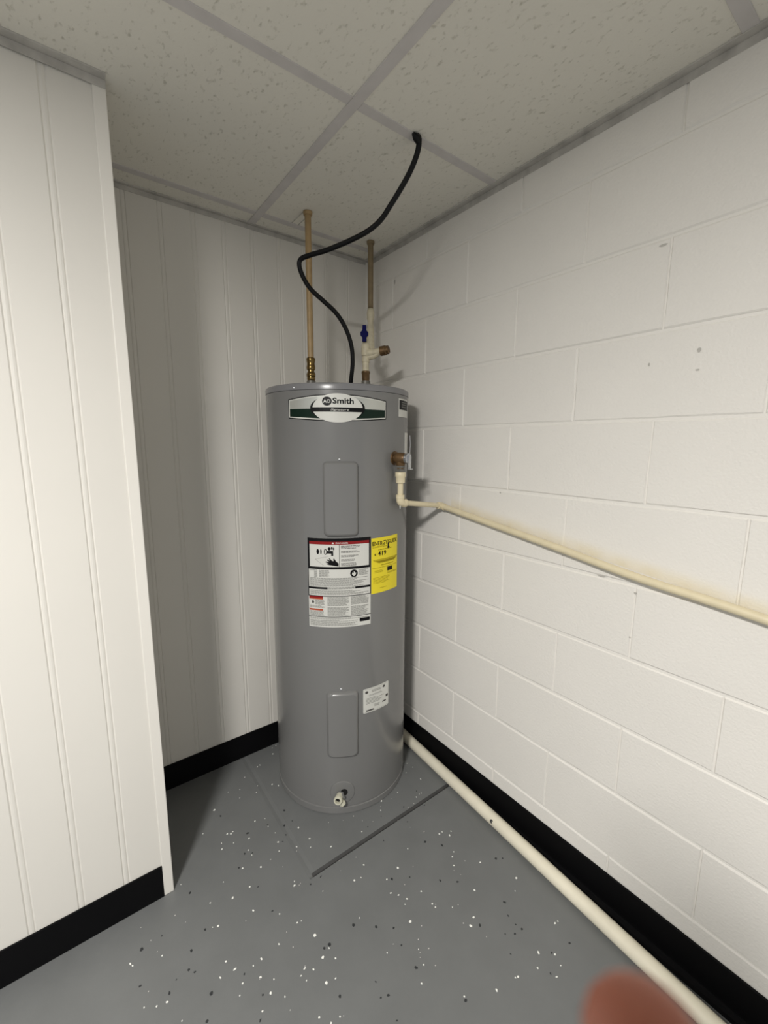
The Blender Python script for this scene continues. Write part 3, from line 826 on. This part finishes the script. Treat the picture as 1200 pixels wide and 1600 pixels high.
bm = sweep_bm([tr + tn*0.058 + UP*0.016 + tl*0.004, tr + tn*0.0595 + UP*0.045 + tl*0.004, tr + tn*0.058 + UP*0.075 + tl*0.003], 0.0012, seg=6)
put('lever_wire', bm, M_STEEL, tp)

# ---------------------------------------------------------------- pipes above the heater
hot = thing('hot_water_pipe', 'tan vertical pipe with brass couplings rising from heater to ceiling', 'pipe', (PORTL.x, PORTL.y, 1.535))
x, y = PORTL.x, PORTL.y
put('copper_tube', lathe_bm((x, y, 0), (0, 0, 1), [(1.600, 0.0108), (H+0.0012, 0.0108)], seg=20), M_TAN, hot)
put('brass_coupling', lathe_bm((x, y, 0), (0, 0, 1), [(1.572, 0.0125), (1.573, 0.0145), (1.580, 0.0160), (1.586, 0.0150), (1.594, 0.0138), (1.602, 0.0150), (1.608, 0.0160), (1.614, 0.0150), (1.616, 0.0120)], seg=24), M_BRASS, hot)
put('brass_coupling', lathe_bm((x, y, 0), (0, 0, 1), [(1.5350, 0.0135), (1.5400, 0.0150), (1.5480, 0.0145), (1.5500, 0.0160), (1.5580, 0.0160), (1.5640, 0.0140), (1.5660, 0.0122), (1.5720, 0.0122)], seg=24), M_BRASS, hot)
put('ceiling_collar', lathe_bm((x, y, 0), (0, 0, 1), [(H-0.010, 0.0112), (H-0.009, 0.0145), (H-0.001, 0.0160), (H+0.0013, 0.0160)], seg=24), M_TAN, hot)

cold = thing('cold_water_pipe', 'weathered vertical pipe with cream fittings and blue shutoff handle near corner', 'pipe', (PORTR.x, PORTR.y, 1.535))
x, y = PORTR.x, PORTR.y
QX, QY = -0.097, -0.167
put('brass_adapter', lathe_bm((x, y, 0), (0, 0, 1), [(1.535, 0.0125), (1.540, 0.0140), (1.558, 0.0140), (1.560, 0.0155), (1.568, 0.0155), (1.570, 0.0120)], seg=20), M_BRONZE, cold)
put('lower_riser', lathe_bm((x, y, 0), (0, 0, 1), [(1.566, 0.0120), (1.600, 0.0120), (1.600, 0.0142), (1.612, 0.0142), (1.612, 0.0128), (1.625, 0.0128)], seg=20), M_CREAM, cold)
put('valve_body', lathe_bm((x, y, 0), (0, 0, 1), [(1.620, 0.0130), (1.622, 0.0155), (1.634, 0.0165), (1.648, 0.0165), (1.660, 0.0150), (1.664, 0.0120), (1.670, 0.0110)], seg=20), M_CREAM, cold)
cross = [Vector((x, y, 1.648)), Vector((x+(QX-x)*.5, y+(QY-y)*.5, 1.652)), Vector((QX, QY, 1.658))]
put('cross_pipe', sweep_bm(arc_corner((x, y, 1.64), (x, y, 1.652), (QX, QY, 1.66), 0.01) + arc_corner((x, y, 1.652), (QX, QY, 1.66), (QX, QY, 1.75), 0.02) + [(QX, QY, 1.70)], 0.0118, seg=16), M_CREAM, cold)
put('upper_fitting', lathe_bm((QX, QY, 0), (0, 0, 1), [(1.66, 0.0135), (1.672, 0.0160), (1.700, 0.0165), (1.735, 0.0150), (1.765, 0.0140), (1.785, 0.0115), (1.800, 0.0115), (1.808, 0.0150), (1.830, 0.0152), (1.845, 0.0125)], seg=20), M_CREAM, cold)
put('upper_tube', lathe_bm((QX, QY, 0), (0, 0, 1), [(1.84, 0.0108), (H+0.0012, 0.0108)], seg=20), M_OLIVE, cold)
put('ceiling_collar', lathe_bm((QX, QY, 0), (0, 0, 1), [(H-0.010, 0.0112), (H-0.009, 0.0145), (H-0.001, 0.0155), (H+0.0013, 0.0155)], seg=20), M_OLIVE, cold)
# blue handle facing the viewer
view = Vector((-0.594, -0.789, 0)).normalized(); side = Vector((0.799, -0.601, 0))
hc = Vector((x, y, 1.692)) + view*0.020 - side*0.004
bm = bmesh.new()
prof = [(-0.0055, 0.030), (0.0055, 0.030), (0.0062, 0.012), (0.0115, 0.0045), (0.0115, -0.0045), (0.0062, -0.012), (0.0062, -0.027), (-0.0062, -0.027), (-0.0062, -0.012), (-0.0115, -0.0045), (-0.0115, 0.0045), (-0.0062, 0.012)]
prof = [(a*1.2, b*0.95) for a, b in prof]
fr = [bm.verts.new(hc + side*a + UP*b + view*0.005) for a, b in prof]; bk = [bm.verts.new(hc + side*a + UP*b - view*0.005) for a, b in prof]
bm.faces.new(fr); bm.faces.new(bk[::-1])
for i in range(len(prof)):
    bm.faces.new((fr[i], fr[(i+1) % len(prof)], bk[(i+1) % len(prof)], bk[i]))
put('valve_handle', bm, M_BLUE, cold, smooth=False)
put('valve_stem', sweep_bm([Vector((x, y, 1.655)), Vector((x, y, 1.680)), hc - view*0.004], 0.0055, seg=10), M_CREAM, cold)
# side branch ending in a capped hose connection
bdir = (side*0.95 + view*0.30 + UP*0.12).normalized()
b0 = Vector((x, y, 1.628))
put('side_branch', lathe_bm(b0, bdir, [(0.0, 0.0150), (0.022, 0.0150), (0.042, 0.0125), (0.058, 0.0125)], seg=20), M_CREAM, cold)
put('brass_cap', lathe_bm(b0, bdir, [(0.054, 0.0120), (0.056, 0.0165), (0.076, 0.0165), (0.078, 0.0145), (0.086, 0.0145), (0.088, 0.012), (0.088, 0.009), (0.081, 0.008), (0.081, 0.001)], seg=20), M_BRONZE, cold)
put('branch_brace', sweep_bm([b0 + UP*(-0.012), b0 + bdir*0.030 + UP*(-0.012), b0 + bdir*0.055 + UP*(-0.002)], [0.011, 0.0105, 0.0085], seg=12), M_CREAM, cold)

# ---------------------------------------------------------------- power cable
cable = thing('power_cable', 'black flexible cable curling from the ceiling to the heater top', 'cable', CABLE[-1][:2] + [1.492])
path = catmull([CABLE[0][:2] + [H+0.012]] + [CABLE[0]] + CABLE[1:] + [[CABLE[-1][0], CABLE[-1][1], 1.4935]], 5)
put('cable_jacket', sweep_bm(path, 0.0072, seg=14), M_CABLE, cable)
put('heater_connector', lathe_bm((CABLE[-1][0], CABLE[-1][1], 1.4906), (0, 0, 1), [(0.0, 0.018), (0.006, 0.018), (0.007, 0.013), (0.016, 0.013)], seg=16), M_GALV, cable)
put('ceiling_tape', sweep_bm([(-0.352, -0.716, H-0.002), (-0.342, -0.715, H-0.006), (-0.331, -0.713, H-0.010)], [0.004, 0.009, 0.0085], seg=12), M_CABLE, cable)

# ---------------------------------------------------------------- relief discharge pipe
dis = thing('discharge_pipe', 'cream plastic pipe from relief valve running down along the block wall', 'pipe', (dx.x, dx.y, 1.10))
X0, Y0 = dx.x, dx.y
put('threaded_adapter', lathe_bm((X0, Y0, 1.218), (0, 0, -1), [(0.0, 0.0165), (0.002, 0.0180), (0.014, 0.0180), (0.017, 0.0160), (0.036, 0.0148), (0.037, 0.0110)], seg=24), M_CPVC, dis)
WJ = Vector((-0.0220, -0.518, 1.083)); EZ = 1.115
put('drop_tube', lathe_bm((X0, Y0, 0), (0, 0, 1), [(EZ+0.010, 0.0095), (1.190, 0.0095)], seg=18), M_CPVC, dis)
E0 = Vector((X0, Y0, EZ)); dirw = (WJ - E0).normalized()
bm = bmesh.new()
sweep(bm, [E0 + UP*0.024] + arc_corner(E0 + UP*0.03, E0, E0 + dirw*0.03, 0.012) + [E0 + dirw*0.024], 0.0135, seg=18)
lathe(bm, E0 + UP*0.014, (0, 0, 1), [(0, 0.0135), (0.001, 0.0145), (0.012, 0.0145), (0.013, 0.0135)], seg=18)
lathe(bm, E0 + dirw*0.014, dirw, [(0, 0.0135), (0.001, 0.0145), (0.012, 0.0145), (0.013, 0.0135)], seg=18)
put('elbow', bm, M_CPVC, dis)
put('drip', lathe_bm(E0 + UP*(-0.011), (0, 0, -1), [(0, 0.003), (0.006, 0.002), (0.011, 0.0006)], seg=8), M_WHITE, dis)
put('cross_tube', sweep_bm([E0 + dirw*0.02, WJ], 0.0095, seg=18), M_CPVC, dis)
RUN = [Vector((-0.0215, -0.837, 1.039)), Vector((-0.0215, -1.030, 1.012)), Vector((-0.0215, -1.219, 0.984)), Vector((-0.0215, -1.463, 0.9595)), Vector((-0.0215, -2.2, 0.87)), Vector((-0.0215, -3.1, 0.76))]
dirr = (RUN[0]-WJ).normalized()
bm = bmesh.new()
sweep(bm, [WJ - dirw*0.018] + arc_corner(WJ - dirw*0.03, WJ, WJ + dirr*0.03, 0.010) + [WJ + dirr*0.020], 0.0130, seg=18)
put('elbow', bm, M_CPVC, dis)
put('wall_run_tube', sweep_bm(catmull([WJ + dirr*0.012] + RUN, 6), 0.0105, seg=18), M_CPVC, dis)

# ---------------------------------------------------------------- drain pipe on the floor
FPR = 0.0212
def fpx(y): return -0.0250 + 0.0481*(y + 0.30)
fp = thing('floor_drain_pipe', 'white plastic pipe lying on the floor along the black base', 'pipe', (fpx(-1.0), -1.0, 0))
put('pipe_tube', sweep_bm([(fpx(y)-0.0005, y, FPR+0.0006) for y in (-0.20, -0.5, -1.0, -1.5, -2.0, -3.15)], FPR, seg=32), M_PVC, fp)
wc = Vector((fpx(-0.855), -0.855, FPR+0.0006)); wd = Vector((-0.86, 0.0, 0.30)).normalized()
put('weep_hole', lathe_bm(wc, wd, [(FPR-0.003, 0.0062), (FPR+0.0005, 0.0062), (FPR+0.0005, 0.001)], seg=14), M_WEEP, fp)

# ---------------------------------------------------------------- wall blemishes: small chips in the block paint
bm = bmesh.new()
for y, z, w, h in ((-0.200, 1.957, 0.004, 0.010), (-1.188, 1.760, 0.009, 0.003), (-1.282, 1.517, 0.004, 0.005), (-1.183, 1.500, 0.0022, 0.004), (-1.283, 1.475, 0.004, 0.0018), (-1.117, 0.960, 0.012, 0.0022), (-1.205, 0.937, 0.004, 0.0025), (-1.202, 0.816, 0.0022, 0.0022), (-0.770, 1.154, 0.003, 0.003)):
    vs = [bm.verts.new((-0.0012, y + w*math.cos(a)*(1 + .2*math.sin(3*a)), z + h*math.sin(a))) for a in (6.2832*k/9 for k in range(9))]
    f = bm.faces.new(vs)
o = put('paint_chip_mark', bm, M_ANGLE, mortar, smooth=False); tag(o, kind='stuff')

# ---------------------------------------------------------------- the photographer's hand, its fingertip in the lower corner
hand = thing('hand', 'blurred reddish fingertip of a hand in the lower right corner', 'hand', CAM_POS + ROT @ Vector((0.05, -0.16, 0.03)))
def L(x, y, z): return CAM_POS + ROT @ Vector((x, y, z))
def skin_body(name, verts, edges, radii, mat, parent, root=0):
    me = bpy.data.meshes.new(name)
    org = wloc(parent)
    me.from_pydata([tuple(Vector(v)-org) for v in verts], edges, [])
    ob = bpy.data.objects.new(name, me); COL.objects.link(ob); ob.parent = parent
    md = ob.modifiers.new('skin', 'SKIN')
    for i, r in enumerate(radii):
        me.skin_vertices[0].data[i].radius = (r, r) if not isinstance(r, tuple) else r
        me.skin_vertices[0].data[i].use_root = (i == root)
    md.use_smooth_shade = True
    sb = ob.modifiers.new('sub', 'SUBSURF'); sb.levels = 2; sb.render_levels = 2
    me.materials.append(mat)
    return ob
hv, he, hr = [], [], []
def chain(pts, radii, root=None):
    prev = root
    for q, r in zip(pts, radii):
        hv.append(L(*q)); hr.append(r)
        if prev is not None: he.append((prev, len(hv)-1))
        prev = len(hv)-1
    return prev
chain([(0.078, -0.185, 0.060)], [0.024])                       # palm base
chain([(0.095, -0.225, 0.100), (0.125, -0.300, 0.180), (0.160, -0.400, 0.280)], [0.024, 0.030, 0.038], 0)
chain([(0.055, -0.152, 0.014), (0.043, -0.128, -0.020), (0.0375, -0.094, -0.044), (0.0345, -0.0735, -0.0555), (0.0338, -0.0635, -0.0575)], [0.0115, 0.0098, 0.0088, 0.0086, 0.0076], 0)
chain([(0.074, -0.152, 0.012), (0.064, -0.128, -0.022), (0.059, -0.100, -0.044), (0.057, -0.084, -0.050)], [0.0115, 0.0098, 0.0086, 0.0066], 0)
chain([(0.091, -0.158, 0.016), (0.083, -0.134, -0.016), (0.079, -0.108, -0.036), (0.078, -0.094, -0.042)], [0.011, 0.0094, 0.0082, 0.0064], 0)
chain([(0.106, -0.168, 0.026), (0.100, -0.146, 0.000), (0.097, -0.124, -0.018), (0.096, -0.112, -0.024)], [0.0095, 0.0082, 0.0072, 0.0056], 0)
chain([(0.052, -0.178, 0.050), (0.030, -0.160, 0.042), (0.012, -0.140, 0.030), (0.004, -0.124, 0.0225)], [0.0125, 0.0112, 0.0098, 0.0078], 0)
skin_body('hand_body', hv, he, hr, M_SKIN, hand)

# unseen phone held in that hand behind the lens, added to shade the fingertip
phone = thing('shading_phone', 'unseen black phone added behind the lens to shade the blurred fingertip', 'phone', L(0.018, -0.128, 0.007))
def local_box(name, x0, x1, y0, y1, z0, z1, bevel, mat, parent):
    bm = bmesh.new(); box(bm, x0, x1, y0, y1, z0, z1)
    if bevel:
        bmesh.ops.bevel(bm, geom=[e for e in bm.edges if abs(e.verts[0].co.z-e.verts[1].co.z) > 1e-4], offset=bevel, segments=5, affect='EDGES', profile=0.5)
    for v in bm.verts: v.co = L(*v.co)
    return put(name, bm, mat, parent, smooth=False)
local_box('phone_body', -0.0340, 0.0390, -0.128, 0.0185, 0.0035, 0.0112, 0.009, M_BLACK, phone)
local_box('phone_screen', -0.0320, 0.0370, -0.126, 0.0165, 0.0112, 0.0116, 0.008, M_HOLE, phone)
